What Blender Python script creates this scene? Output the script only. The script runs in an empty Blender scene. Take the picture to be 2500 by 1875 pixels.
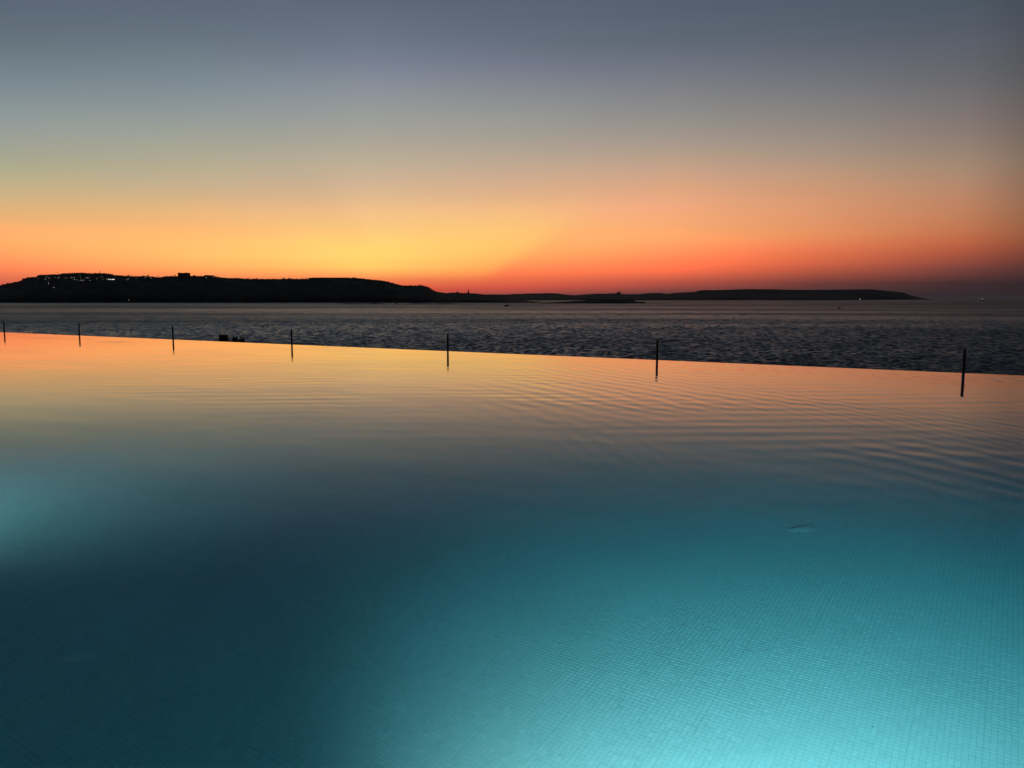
import bpy, bmesh, math, random
import numpy as np
from mathutils import Vector, Matrix
from mathutils.bvhtree import BVHTree

random.seed(7)
rng = np.random.default_rng(11)
sc = bpy.context.scene
C = sc.collection
R = math.radians

# ------------------------------------------------------------------ camera
FPX = 1962.0                      # focal length in photograph pixels (2500 wide)
PITCH = math.atan((937.5 - 729.0) / FPX)
CAM_Z = 1.5                       # above the pool water (z = 0)
SEA_Z = -11.0
cd = bpy.data.cameras.new('camera')
cam = bpy.data.objects.new('camera', cd); C.objects.link(cam)
cam.location = (0, 0, CAM_Z)
cam.rotation_euler = (math.pi / 2 - PITCH, 0, 0)
cd.sensor_width = 36.0
cd.lens = FPX / 2500 * 36.0
cd.clip_start = 0.05
cd.clip_end = 200000
sc.camera = cam


def ray(x, y):
    a = (x - 1250) / FPX
    b = -(y - 937.5) / FPX
    return Vector((a, math.cos(PITCH) + b * math.sin(PITCH), -math.sin(PITCH) + b * math.cos(PITCH)))


def at_depth(x, y, dist):
    """world point seen in direction (x, y) at forward distance dist"""
    d = ray(x, y)
    return Vector((0, 0, CAM_Z)) + d * (dist / d.y)


# ------------------------------------------------------------------ sky
def s2l(c):
    r = []
    for v in c:
        v = v / 255
        r.append(v / 12.92 if v <= 0.04045 else ((v + 0.055) / 1.055) ** 2.4)
    return r


SKY = {  # azimuth column -> (photograph row, dusk colour)
    0: [(0, (91, 103, 118)), (100, (102, 116, 126)), (199, (121, 137, 145)), (298, (147, 156, 154)), (358, (162, 164, 148)), (398, (172, 170, 143)), (438, (189, 176, 139)), (478, (207, 178, 132)), (517, (228, 178, 120)),
        (557, (244, 178, 111)), (589, (252, 177, 104)), (625, (254, 163, 97)), (657, (253, 137, 87)), (690, (225, 105, 80)), (729, (150, 80, 70))],
    500: [(0, (93, 104, 120)), (100, (105, 119, 130)), (199, (125, 139, 148)), (298, (152, 158, 154)), (358, (170, 168, 150)), (398, (182, 173, 147)), (438, (198, 178, 145)), (478, (214, 180, 138)), (517, (237, 185, 128)),
          (557, (251, 187, 118)), (597, (255, 195, 110)), (625, (255, 194, 106)), (653, (254, 178, 98)), (680, (250, 140, 85)), (729, (190, 80, 65))],
    900: [(0, (94, 104, 121)), (100, (107, 119, 133)), (159, (122, 129, 146)), (219, (139, 145, 152)), (278, (154, 157, 155)), (338, (170, 165, 152)), (398, (191, 175, 152)), (438, (207, 179, 149)), (478, (223, 182, 144)), (517, (245, 186, 138)),
          (557, (253, 190, 127)), (597, (255, 203, 115)), (625, (255, 205, 109)), (653, (254, 193, 102)), (680, (253, 140, 85)), (705, (235, 95, 65)), (729, (180, 75, 60))],
    1250: [(0, (90, 101, 118)), (100, (102, 112, 126)), (159, (117, 123, 139)), (219, (135, 139, 146)), (278, (151, 152, 149)), (338, (168, 160, 148)), (398, (191, 168, 146)), (438, (208, 172, 142)), (478, (224, 174, 136)), (517, (245, 181, 131)),
           (557, (253, 186, 119)), (597, (255, 186, 108)), (625, (255, 174, 98)), (650, (253, 150, 88)), (672, (250, 124, 78)), (700, (222, 90, 70)), (720, (160, 78, 70)), (729, (120, 65, 60))],
    1640: [(0, (84, 96, 112)), (100, (96, 105, 118)), (159, (112, 117, 130)), (219, (130, 131, 137)), (278, (145, 143, 140)), (338, (166, 153, 143)), (378, (184, 160, 140)), (418, (205, 165, 138)), (458, (223, 167, 131)), (497, (242, 172, 129)),
           (537, (252, 173, 120)), (577, (254, 172, 108)), (605, (255, 158, 97)), (637, (255, 134, 82)), (660, (248, 118, 77)), (690, (190, 85, 70)), (715, (110, 65, 60)), (729, (80, 52, 50))],
    2000: [(0, (80, 92, 106)), (100, (92, 100, 112)), (159, (105, 110, 119)), (219, (120, 121, 125)), (278, (136, 131, 128)), (338, (156, 143, 131)), (378, (171, 148, 130)), (418, (190, 153, 127)), (458, (206, 154, 120)), (497, (219, 154, 114)),
           (537, (226, 150, 106)), (577, (228, 143, 93)), (605, (225, 124, 82)), (637, (212, 106, 71)), (660, (182, 88, 66)), (690, (115, 62, 56)), (715, (72, 50, 50)), (729, (56, 43, 45))],
    2350: [(0, (75, 86, 97)), (80, (86, 92, 104)), (139, (95, 98, 106)), (199, (106, 106, 110)), (259, (121, 114, 114)), (298, (132, 119, 115)), (358, (149, 130, 116)), (398, (163, 137, 116)), (438, (177, 138, 112)), (478, (188, 135, 104)), (517, (194, 130, 95)),
           (557, (198, 121, 83)), (589, (194, 104, 71)), (621, (170, 85, 62)), (657, (122, 66, 60)), (690, (68, 46, 47)), (729, (45, 37, 41))],
    2500: [(0, (68, 76, 86)), (80, (76, 80, 90)), (139, (83, 85, 90)), (199, (92, 91, 93)), (298, (112, 101, 98)), (398, (136, 114, 98)), (478, (154, 112, 88)), (517, (158, 108, 80)),
           (557, (160, 100, 70)), (589, (154, 86, 61)), (621, (130, 69, 54)), (657, (92, 54, 51)), (690, (54, 40, 43)), (729, (41, 34, 38))],
}
ZENITH = (25, 41, 58)


def elev_az(x, y):
    d = ray(x, y)
    return math.degrees(math.atan2(d.z, math.hypot(d.x, d.y))), math.degrees(math.atan2(d.x, d.y))


cols = []
for x, tab in sorted(SKY.items()):
    az = elev_az(x, 500)[1]
    st = [(elev_az(x, y)[0], c) for y, c in tab]
    e0, c0 = max(st)
    st.append((34, [0.8 * a + 0.2 * b for a, b in zip(c0, ZENITH)]))
    st.append((50, [0.5 * a + 0.5 * b for a, b in zip(c0, ZENITH)]))
    st.append((90, ZENITH))
    cols.append((az, st))
side = [(0, (62, 48, 50)), (3, (90, 66, 60)), (8, (96, 82, 82)), (20, (70, 75, 92)), (50, (44, 52, 72)), (90, ZENITH)]
back = [(0, (34, 36, 46)), (4, (42, 42, 54)), (12, (46, 49, 64)), (30, (40, 47, 66)), (90, ZENITH)]
leftw = [(0, (110, 66, 62)), (3, (190, 110, 78)), (7, (170, 140, 110)), (12, (130, 138, 138)), (20, (80, 94, 112)), (50, (48, 58, 80)), (90, ZENITH)]
cols = [(-180, back), (-110, side), (-55, leftw)] + cols + [(75, side), (130, back)]

w = bpy.data.worlds.new('World')
sc.world = w
w.use_nodes = True
nt = w.node_tree
nt.nodes.clear()


def N(tree, t, **k):
    n = tree.nodes.new(t)
    for a, b in k.items():
        setattr(n, a, b)
    return n


def M(tree, op, a, b=None, clamp=False):
    n = N(tree, 'ShaderNodeMath', operation=op, use_clamp=clamp)
    for i, v in enumerate((a, b)):
        if v is None:
            continue
        if isinstance(v, (int, float)):
            n.inputs[i].default_value = v
        else:
            tree.links.new(v, n.inputs[i])
    return n.outputs[0]


def MR(tree, v, a, b, c=0.0, d=1.0, kind='LINEAR'):
    n = N(tree, 'ShaderNodeMapRange', interpolation_type=kind)
    n.clamp = True
    tree.links.new(v, n.inputs[0])
    for i, q in enumerate((a, b, c, d)):
        n.inputs[i + 1].default_value = q
    return n.outputs[0]


def MIX(tree, f, a, b, blend='MIX'):
    n = N(tree, 'ShaderNodeMix', data_type='RGBA', blend_type=blend)
    for i, v in ((0, f), (6, a), (7, b)):
        if isinstance(v, (int, float)):
            n.inputs[i].default_value = v
        elif isinstance(v, (tuple, list)):
            n.inputs[i].default_value = (*v, 1) if len(v) == 3 else v
        else:
            tree.links.new(v, n.inputs[i])
    return n.outputs[2]


tc = N(nt, 'ShaderNodeTexCoord')
sx = N(nt, 'ShaderNodeSeparateXYZ')
nt.links.new(tc.outputs['Generated'], sx.inputs[0])
X, Y, Z = sx.outputs
DEG = 180 / math.pi
el = M(nt, 'MULTIPLY', M(nt, 'ARCSINE', Z), DEG)
az = M(nt, 'MULTIPLY', M(nt, 'ARCTAN2', X, Y), DEG)
tt = M(nt, 'POWER', M(nt, 'DIVIDE', M(nt, 'MAXIMUM', M(nt, 'ADD', el, 1.0), 0.0), 91.0), 0.5)


def tpos(e):
    return max(0.0, min(1.0, ((e + 1) / 91) ** 0.5))


prev = None
for i, (a_, st) in enumerate(cols):
    st = sorted(st)
    rp = N(nt, 'ShaderNodeValToRGB')
    rp.color_ramp.interpolation = 'LINEAR'
    els = rp.color_ramp.elements
    while len(els) < len(st):
        els.new(0.5)
    for e_, (ev, c) in zip(els, st):
        e_.position = tpos(ev)
    for e_, (ev, c) in zip(els, st):
        e_.color = (*s2l(c), 1)
    nt.links.new(tt, rp.inputs[0])
    if prev is None:
        prev = rp.outputs[0]
    else:
        prev = MIX(nt, MR(nt, az, cols[i - 1][0], a_), prev, rp.outputs[0])
# sunbeam fan: the yellow glow ends on a slanting edge to the right of the set sun
se, sa = elev_az(1053, 760)
th = M(nt, 'MULTIPLY', M(nt, 'ARCTAN2', M(nt, 'SUBTRACT', el, se), M(nt, 'SUBTRACT', az, sa)), DEG)
edge = MR(nt, th, 26.5, 37.0, 0, 1, 'SMOOTHSTEP')
edge2 = MR(nt, th, 172.0, 148.0, 0.4, 1, 'SMOOTHSTEP')
low = MR(nt, el, 8.5, 4.0, 0, 1, 'SMOOTHSTEP')
low2 = MR(nt, el, 1.0, 2.2, 0, 1, 'SMOOTHSTEP')
azf = MR(nt, M(nt, 'ABSOLUTE', M(nt, 'SUBTRACT', az, -5.0)), 3.0, 17.0, 1, 0, 'SMOOTHSTEP')
beam = M(nt, 'MULTIPLY', M(nt, 'MULTIPLY', M(nt, 'MULTIPLY', edge, edge2), M(nt, 'MULTIPLY', low, low2)), azf)
prev = MIX(nt, beam, prev, (0.02, 0.10, 0.008), 'ADD')
# a faint dark ray on the left of the glow
gap = M(nt, 'MULTIPLY', MR(nt, M(nt, 'ABSOLUTE', M(nt, 'SUBTRACT', th, 136.0)), 0.0, 13.0, 1, 0, 'SMOOTHSTEP'), M(nt, 'MULTIPLY', MR(nt, el, 12.0, 6.0, 0, 1, 'SMOOTHSTEP'), MR(nt, el, 2.0, 4.0, 0, 1, 'SMOOTHSTEP')))
prev = MIX(nt, gap, prev, (0.975, 0.965, 0.975), 'MULTIPLY')
# the glow is brighter than the film can hold: red goes past white in its heart
hot = M(nt, 'MULTIPLY', M(nt, 'MULTIPLY', MR(nt, el, 5.0, 3.2, 0, 1, 'SMOOTHSTEP'), MR(nt, el, 1.2, 2.6, 0, 1, 'SMOOTHSTEP')), MR(nt, az, 27, 8, 0, 1, 'SMOOTHSTEP'))
hot = M(nt, 'MULTIPLY', hot, MR(nt, az, -70, -40, 0, 1, 'SMOOTHSTEP'))
prev = MIX(nt, hot, prev, (1.3, 1.0, 1.05), 'MULTIPLY')
# faint uneven veils of high haze
nz = N(nt, 'ShaderNodeTexNoise')
mp = N(nt, 'ShaderNodeMapping')
mp.inputs['Scale'].default_value = (2.5, 2.5, 9)
nt.links.new(tc.outputs['Generated'], mp.inputs[0])
nt.links.new(mp.outputs[0], nz.inputs['Vector'])
nz.inputs['Scale'].default_value = 1.2
nz.inputs['Detail'].default_value = 3
v = MR(nt, nz.outputs[0], 0.3, 0.7, 0.975, 1.03)
vc = N(nt, 'ShaderNodeCombineColor')
for i in range(3):
    nt.links.new(v, vc.inputs[i])
prev = MIX(nt, 1.0, prev, vc.outputs[0], 'MULTIPLY')
bg = N(nt, 'ShaderNodeBackground')
bg.inputs['Strength'].default_value = 1.0
nt.links.new(prev, bg.inputs[0])
wo = N(nt, 'ShaderNodeOutputWorld')
nt.links.new(bg.outputs[0], wo.inputs[0])

vs = sc.view_settings
sc.display_settings.display_device = 'sRGB'
vs.view_transform = 'Standard'
vs.look = 'None'
vs.exposure = 0
vs.gamma = 1
vs.use_curve_mapping = False
sc.render.engine = 'CYCLES'
sc.cycles.use_denoising = True
sc.cycles.max_bounces = 10
sc.cycles.transmission_bounces = 8
sc.cycles.glossy_bounces = 4
sc.cycles.diffuse_bounces = 2
sc.cycles.volume_bounces = 0
sc.cycles.sample_clamp_indirect = 60.0
sc.cycles.caustics_reflective = True
sc.cycles.caustics_refractive = True


# ------------------------------------------------------------------ helpers
def tag(o, label=None, cat=None, group=None, kind=None):
    if label: o['label'] = label
    if cat: o['category'] = cat
    if group: o['group'] = group
    if kind: o['kind'] = kind
    return o


def link(name, me, parent=None):
    o = bpy.data.objects.new(name, me)
    C.objects.link(o)
    if parent is not None:
        o.parent = parent
    return o


def mesh(name, verts, faces, mat, smooth=False):
    me = bpy.data.meshes.new(name)
    me.from_pydata([tuple(v) for v in verts], [], faces)
    if mat: me.materials.append(mat)
    if smooth: me.polygons.foreach_set('use_smooth', [True] * len(me.polygons))
    me.update()
    return me


def np_mesh(name, verts, quads, mat, smooth=False):
    me = bpy.data.meshes.new(name)
    nv, nf = len(verts), len(quads)
    me.vertices.add(nv)
    me.vertices.foreach_set('co', np.ascontiguousarray(verts, dtype=np.float32).ravel())
    me.loops.add(nf * 4)
    me.polygons.add(nf)
    me.polygons.foreach_set('loop_start', np.arange(0, nf * 4, 4, dtype=np.int32))
    me.loops.foreach_set('vertex_index', np.ascontiguousarray(quads, dtype=np.int32).ravel())
    me.update(calc_edges=True)
    me.validate()
    if mat: me.materials.append(mat)
    me.polygons.foreach_set('use_smooth', np.full(nf, smooth, dtype=bool))
    return me


def empty(name, loc, rz=0):
    o = bpy.data.objects.new(name, None)
    C.objects.link(o)
    o.location = loc
    o.rotation_euler = (0, 0, rz)
    o.empty_display_size = 0.3
    return o


class B:
    """collects shapes into one bmesh"""
    def __init__(s):
        s.bm = bmesh.new()

    def box(s, cx, cy, cz, lx, ly, lz, rz=0, bevel=0.0):
        r = bmesh.ops.create_cube(s.bm, size=1)
        m = Matrix.Translation((cx, cy, cz)) @ Matrix.Rotation(rz, 4, 'Z') @ Matrix.Diagonal((lx, ly, lz, 1))
        bmesh.ops.transform(s.bm, matrix=m, verts=r['verts'])
        if bevel:
            ed = list({e for v in r['verts'] for e in v.link_edges})
            bmesh.ops.bevel(s.bm, geom=ed, offset=bevel, segments=2, profile=0.5, affect='EDGES')
        return s

    def cyl(s, p0, p1, r0, r1=None, seg=12):
        p0, p1 = Vector(p0), Vector(p1)
        r1 = r0 if r1 is None else r1
        d = p1 - p0
        r = bmesh.ops.create_cone(s.bm, cap_ends=True, segments=seg, radius1=r0, radius2=r1, depth=d.length)
        m = Matrix.Translation((p0 + p1) / 2) @ d.to_track_quat('Z', 'Y').to_matrix().to_4x4()
        bmesh.ops.transform(s.bm, matrix=m, verts=r['verts'])
        return s

    def lathe(s, prof, seg=20, c=(0, 0)):
        rings = []
        for r, z in prof:
            rings.append([s.bm.verts.new((c[0] + r * math.cos(2 * math.pi * k / seg), c[1] + r * math.sin(2 * math.pi * k / seg), z)) for k in range(seg)])
        for a, b in zip(rings, rings[1:]):
            for k in range(seg):
                s.bm.faces.new((a[k], a[(k + 1) % seg], b[(k + 1) % seg], b[k]))
        s.bm.faces.new(rings[0][::-1])
        s.bm.faces.new(rings[-1])
        return s

    def ball(s, c, r, sub=2, sq=(1, 1, 1)):
        q = bmesh.ops.create_icosphere(s.bm, subdivisions=sub, radius=r)
        bmesh.ops.transform(s.bm, matrix=Matrix.Translation(c) @ Matrix.Diagonal((*sq, 1)), verts=q['verts'])
        return s

    def poly(s, vs, fs):
        q = [s.bm.verts.new(v) for v in vs]
        for f in fs:
            s.bm.faces.new([q[i] for i in f])
        return s

    def me(s, name, mat, smooth=False):
        me = bpy.data.meshes.new(name)
        bmesh.ops.recalc_face_normals(s.bm, faces=s.bm.faces)
        s.bm.to_mesh(me)
        s.bm.free()
        me.materials.append(mat)
        if smooth: me.polygons.foreach_set('use_smooth', [True] * len(me.polygons))
        return me

    def obj(s, name, mat, parent=None, smooth=False):
        return link(name, s.me(name, mat, smooth), parent)


def copy_tree(o, parent=None):
    c = o.copy()
    C.objects.link(c)
    c.parent = parent
    for ch in o.children:
        copy_tree(ch, c)
    return c


# ------------------------------------------------------------------ materials
def mat(name, col, rough=0.7, var=0.25, scale=4.0, metal=0.0, bump=0.0, coords='Object', spec=0.5):
    m = bpy.data.materials.new(name)
    m.use_nodes = True
    t = m.node_tree
    b = t.nodes['Principled BSDF']
    b.inputs['Roughness'].default_value = rough
    b.inputs['Metallic'].default_value = metal
    b.inputs['Specular IOR Level'].default_value = spec
    co = N(t, 'ShaderNodeTexCoord')
    n = N(t, 'ShaderNodeTexNoise')
    n.inputs['Scale'].default_value = scale
    n.inputs['Detail'].default_value = 5
    t.links.new(co.outputs[coords], n.inputs['Vector'])
    f = MR(t, n.outputs[0], 0.3, 0.7)
    lo = [c * (1 - var) for c in col]
    hi = [min(1, c * (1 + var)) for c in col]
    t.links.new(MIX(t, f, lo, hi), b.inputs['Base Color'])
    if bump:
        bp = N(t, 'ShaderNodeBump')
        bp.inputs['Strength'].default_value = bump
        bp.inputs['Distance'].default_value = 0.02
        t.links.new(n.outputs[0], bp.inputs['Height'])
        t.links.new(bp.outputs[0], b.inputs['Normal'])
    return m


def emit(name, col, strength):
    m = bpy.data.materials.new(name)
    m.use_nodes = True
    t = m.node_tree
    b = t.nodes['Principled BSDF']
    b.inputs['Base Color'].default_value = (*col, 1)
    b.inputs['Emission Color'].default_value = (*col, 1)
    b.inputs['Emission Strength'].default_value = strength
    return m


m_scrub = mat('dark_scrub', (0.022, 0.026, 0.016), 0.95, 0.4, 0.02, spec=0.1)
m_rock = mat('sea_rock', (0.05, 0.045, 0.04), 0.9, 0.4, 0.05, spec=0.1)
m_leaf = mat('dark_foliage', (0.03, 0.042, 0.02), 0.9, 0.4, 0.5, spec=0.1)
m_bark = mat('bark', (0.06, 0.045, 0.03), 0.9, 0.3, 2.0)
m_wall = mat('limestone_wall', (0.10, 0.088, 0.068), 0.9, 0.25, 0.3, spec=0.1)
m_roof = mat('flat_roof', (0.08, 0.07, 0.06), 0.9, 0.2, 0.4, spec=0.1)
m_black = mat('black_painted_metal', (0.012, 0.012, 0.012), 0.45, 0.3, 30, spec=0.4)
m_hull = mat('dark_boat_hull', (0.02, 0.022, 0.028), 0.5, 0.2, 1.0)
m_cabin = mat('boat_cabin', (0.05, 0.05, 0.05), 0.5, 0.2, 1.0)
m_deck = mat('pool_deck_stone', (0.33, 0.30, 0.26), 0.7, 0.2, 3.0, bump=0.2)
m_soil = mat('terrace_soil', (0.05, 0.04, 0.03), 0.95, 0.4, 2.0)
m_pier = mat('rusty_brown_cladding', (0.035, 0.024, 0.014), 0.8, 0.4, 6.0, spec=0.2)
m_lit_trim = mat('pale_lit_trim', (0.16, 0.15, 0.13), 0.8, 0.2, 8.0)  # pale tone carries the light caught on the pillar's top and side edges
m_agave = mat('agave_leaf', (0.025, 0.035, 0.02), 0.7, 0.3, 5.0, spec=0.2)
m_white = mat('white_plastic', (0.72, 0.76, 0.76), 0.4, 0.05, 20)
m_slot = mat('dark_slot', (0.02, 0.025, 0.03), 0.8, 0.2, 20)
m_steel = mat('stainless_ring', (0.5, 0.5, 0.5), 0.3, 0.1, 20, metal=1.0)
m_lamp = emit('village_lamp', (1.0, 0.93, 0.8), 1.9)
m_lampdim = emit('dim_village_lamp', (1.0, 0.84, 0.62), 0.55)
m_window = emit('lit_window', (1.0, 0.86, 0.62), 0.3)
m_boatlamp = emit('boat_lamp', (1.0, 0.95, 0.9), 4.5)
m_lens = emit('pool_lamp_lens', (0.9, 1.0, 0.98), 6.0)

# tiles: pale glassy mosaic, every tile a little different
m_tile = bpy.data.materials.new('glass_mosaic')
m_tile.use_nodes = True
t = m_tile.node_tree
b = t.nodes['Principled BSDF']
b.inputs['Roughness'].default_value = 0.35
ge = N(t, 'ShaderNodeNewGeometry')
oi = N(t, 'ShaderNodeObjectInfo')
rnd = M(t, 'FRACT', M(t, 'ADD', ge.outputs['Random Per Island'], oi.outputs['Random']))
rp = N(t, 'ShaderNodeValToRGB')
els = rp.color_ramp.elements
els[0].position = 0.0; els[0].color = (0.49, 0.585, 0.60, 1)
els[1].position = 1.0; els[1].color = (0.63, 0.715, 0.73, 1)
e_ = els.new(0.12); e_.color = (0.545, 0.64, 0.655, 1)
e_ = els.new(0.88); e_.color = (0.57, 0.66, 0.675, 1)
t.links.new(rnd, rp.inputs[0])
co = N(t, 'ShaderNodeTexCoord')
n1 = N(t, 'ShaderNodeTexNoise')
n1.inputs['Scale'].default_value = 1.3
n1.inputs['Detail'].default_value = 4
t.links.new(ge.outputs['Position'], n1.inputs['Vector'])
t.links.new(MIX(t, MR(t, n1.outputs[0], 0.35, 0.7, 0.0, 0.22), rp.outputs[0], (0.42, 0.5, 0.47)), b.inputs['Base Color'])

# floor: grout where tiles are built, tile grid in the material farther off
m_grout = mat('grout', (0.40, 0.48, 0.49), 0.9, 0.2, 20)
m_far = bpy.data.materials.new('far_mosaic')
m_far.use_nodes = True
t = m_far.node_tree
b = t.nodes['Principled BSDF']
b.inputs['Roughness'].default_value = 0.5
co = N(t, 'ShaderNodeTexCoord')
br = N(t, 'ShaderNodeTexBrick')
br.offset = 0.0
br.inputs['Color1'].default_value = (0.53, 0.62, 0.64, 1)
br.inputs['Color2'].default_value = (0.59, 0.68, 0.70, 1)
br.inputs['Mortar'].default_value = (0.4, 0.48, 0.49, 1)
br.inputs['Scale'].default_value = 1.0
br.inputs['Mortar Size'].default_value = 0.0016
br.inputs['Brick Width'].default_value = 0.0275
br.inputs['Row Height'].default_value = 0.0275
t.links.new(co.outputs['Object'], br.inputs['Vector'])
t.links.new(br.outputs['Color'], b.inputs['Base Color'])

# pool water
m_water = bpy.data.materials.new('pool_water')
m_water.use_nodes = True
t = m_water.node_tree
t.nodes.clear()
out = N(t, 'ShaderNodeOutputMaterial')
refr = N(t, 'ShaderNodeBsdfRefraction')
refr.inputs['IOR'].default_value = 1.333
refr.inputs['Roughness'].default_value = 0.0
glos = N(t, 'ShaderNodeBsdfGlossy')
glos.inputs['Roughness'].default_value = 0.0
fres = N(t, 'ShaderNodeFresnel')
fres.inputs['IOR'].default_value = 1.333
fc = N(t, 'ShaderNodeFloatCurve')
cv = fc.mapping.curves[0]
for x_, y_ in ((0.06, 0.025), (0.22, 0.115), (0.32, 0.25), (0.40, 0.41), (0.46, 0.57), (0.54, 0.78), (0.65, 0.92), (0.8, 0.97)):
    cv.points.new(x_, y_)
cv.points[0].location = (0.0, 0.0)
cv.points[-1].location = (1.0, 1.0)
fc.mapping.update()
t.links.new(fres.outputs[0], fc.inputs['Value'])
wmix = N(t, 'ShaderNodeMixShader')
t.links.new(fc.outputs[0], wmix.inputs[0])
t.links.new(refr.outputs[0], wmix.inputs[1])
t.links.new(glos.outputs[0], wmix.inputs[2])
co = N(t, 'ShaderNodeTexCoord')


def wave(scale, rot, dist, detail, dscale, phase=0.0):
    mp = N(t, 'ShaderNodeMapping')
    mp.inputs['Rotation'].default_value = (0, 0, rot)
    t.links.new(co.outputs['Object'], mp.inputs[0])
    wv = N(t, 'ShaderNodeTexWave', wave_type='BANDS', bands_direction='Y', wave_profile='SIN')
    wv.inputs['Scale'].default_value = scale
    wv.inputs['Distortion'].default_value = dist
    wv.inputs['Detail'].default_value = detail
    wv.inputs['Detail Scale'].default_value = dscale
    wv.inputs['Phase Offset'].default_value = phase
    t.links.new(mp.outputs[0], wv.inputs[0])
    return M(t, 'SUBTRACT', wv.outputs['Fac'], 0.5)


def noise(scale, detail=2.0, stretch=(1, 1, 1), rot=0.0, tree=None, cof=None):
    tr = tree or t
    mp = N(tr, 'ShaderNodeMapping')
    mp.inputs['Rotation'].default_value = (0, 0, rot)
    mp.inputs['Scale'].default_value = stretch
    tr.links.new((cof or co).outputs['Object'], mp.inputs[0])
    n = N(tr, 'ShaderNodeTexNoise')
    n.inputs['Scale'].default_value = scale
    n.inputs['Detail'].default_value = detail
    tr.links.new(mp.outputs[0], n.inputs['Vector'])
    return n


# heights in metres (bands wavelength = 2*pi/(20*scale))
patch1 = MR(t, noise(0.22, 1).outputs[0], 0.42, 0.62, 0.05, 1.0, 'SMOOTHSTEP')
patch2 = MR(t, noise(0.3, 1, rot=1.0).outputs[0], 0.4, 0.65, 0.0, 1.0, 'SMOOTHSTEP')
h1 = M(t, 'MULTIPLY', M(t, 'MULTIPLY', wave(0.8, 0.55, 5.5, 2.0, 0.6), patch1), 0.0020)
h2 = M(t, 'MULTIPLY', M(t, 'MULTIPLY', wave(1.4, 0.85, 2.5, 1.0, 0.6, 1.3), patch2), 0.0007)
h3 = M(t, 'MULTIPLY', noise(0.9, 2.0, (0.5, 1.0, 1.0), 0.5).outputs[0], 0.006)
h4 = M(t, 'MULTIPLY', noise(3.2, 2.0, (0.6, 1.0, 1.0), 0.4).outputs[0], 0.0006)
sxy = N(t, 'ShaderNodeSeparateXYZ')
t.links.new(co.outputs['Object'], sxy.inputs[0])
gpos = N(t, 'ShaderNodeNewGeometry')
wxyz = N(t, 'ShaderNodeSeparateXYZ')
t.links.new(gpos.outputs['Position'], wxyz.inputs[0])
right = M(t, 'MULTIPLY', MR(t, wxyz.outputs[0], -1.4, 0.7, 0.04, 1.0, 'SMOOTHSTEP'), MR(t, sxy.outputs[1], 5.0, 8.0, 0.10, 1.0, 'SMOOTHSTEP'))
h1 = M(t, 'MULTIPLY', h1, right)
h2 = M(t, 'MULTIPLY', h2, right)
patch3 = MR(t, noise(0.4, 2, (0.5, 1, 1), -0.5).outputs[0], 0.4, 0.68, 0.1, 1.0, 'SMOOTHSTEP')
h5 = M(t, 'MULTIPLY', M(t, 'MULTIPLY', wave(0.62, -0.62, 4.0, 2.0, 0.35, 2.0), patch3), 0.0017)
h5 = M(t, 'MULTIPLY', h5, MR(t, sxy.outputs[1], 5.5, 9.5, 0.0, 1.0, 'SMOOTHSTEP'))
hh = M(t, 'ADD', M(t, 'ADD', M(t, 'ADD', h1, h2), M(t, 'ADD', h3, h4)), h5)
bp = N(t, 'ShaderNodeBump')
bp.inputs['Strength'].default_value = 1.0
bp.inputs['Distance'].default_value = 1.0
t.links.new(hh, bp.inputs['Height'])
for n_ in (refr, glos, fres):
    t.links.new(bp.outputs[0], n_.inputs['Normal'])
t.links.new(wmix.outputs[0], out.inputs['Surface'])
va = N(t, 'ShaderNodeVolumeAbsorption')
va.inputs['Color'].default_value = (0.0, 0.825, 0.965, 1)
va.inputs['Density'].default_value = 0.40
vsc = N(t, 'ShaderNodeVolumeScatter')
vsc.inputs['Color'].default_value = (0.2, 0.78, 1.0, 1)
vsc.inputs['Density'].default_value = 0.07
vsc.inputs['Anisotropy'].default_value = 0.3
vad = N(t, 'ShaderNodeAddShader')
t.links.new(va.outputs[0], vad.inputs[0])
t.links.new(vsc.outputs[0], vad.inputs[1])
t.links.new(vad.outputs[0], out.inputs['Volume'])

# sea
m_sea = bpy.data.materials.new('open_sea')
m_sea.use_nodes = True
t = m_sea.node_tree
b = t.nodes['Principled BSDF']
b.inputs['Base Color'].default_value = (0.068, 0.064, 0.048, 1)
b.inputs['IOR'].default_value = 1.33
co = N(t, 'ShaderNodeTexCoord')
ge = N(t, 'ShaderNodeNewGeometry')
na = noise(0.9, 3.0, (1, 1, 1), 0, t, co)
nb = noise(0.3, 2.0, (1, 0.6, 1), 0, t, co)
streak = MR(t, noise(0.006, 3.0, (0.25, 1, 1), 0.25, t, co).outputs[0], 0.36, 0.68, -0.10, 0.10, 'SMOOTHSTEP')
dist = N(t, 'ShaderNodeVectorMath', operation='LENGTH')
t.links.new(ge.outputs['Position'], dist.inputs[0])
# waves finer than the mesh can hold become surface roughness farther out
t.links.new(M(t, 'ADD', streak, MR(t, dist.outputs['Value'], 250, 1500, 0.38, 0.50)), b.inputs['Roughness'])


def vscale(vec, f):
    s_ = N(t, 'ShaderNodeVectorMath', operation='SUBTRACT')
    t.links.new(vec, s_.inputs[0])
    s_.inputs[1].default_value = (0.5, 0.5, 0.5)
    m_ = N(t, 'ShaderNodeVectorMath', operation='MULTIPLY')
    t.links.new(s_.outputs[0], m_.inputs[0])
    m_.inputs[1].default_value = (f, f, 0)
    return m_.outputs[0]


def vadd(a, c):
    s_ = N(t, 'ShaderNodeVectorMath', operation='ADD')
    t.links.new(a, s_.inputs[0])
    t.links.new(c, s_.inputs[1])
    return s_.outputs[0]


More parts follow.
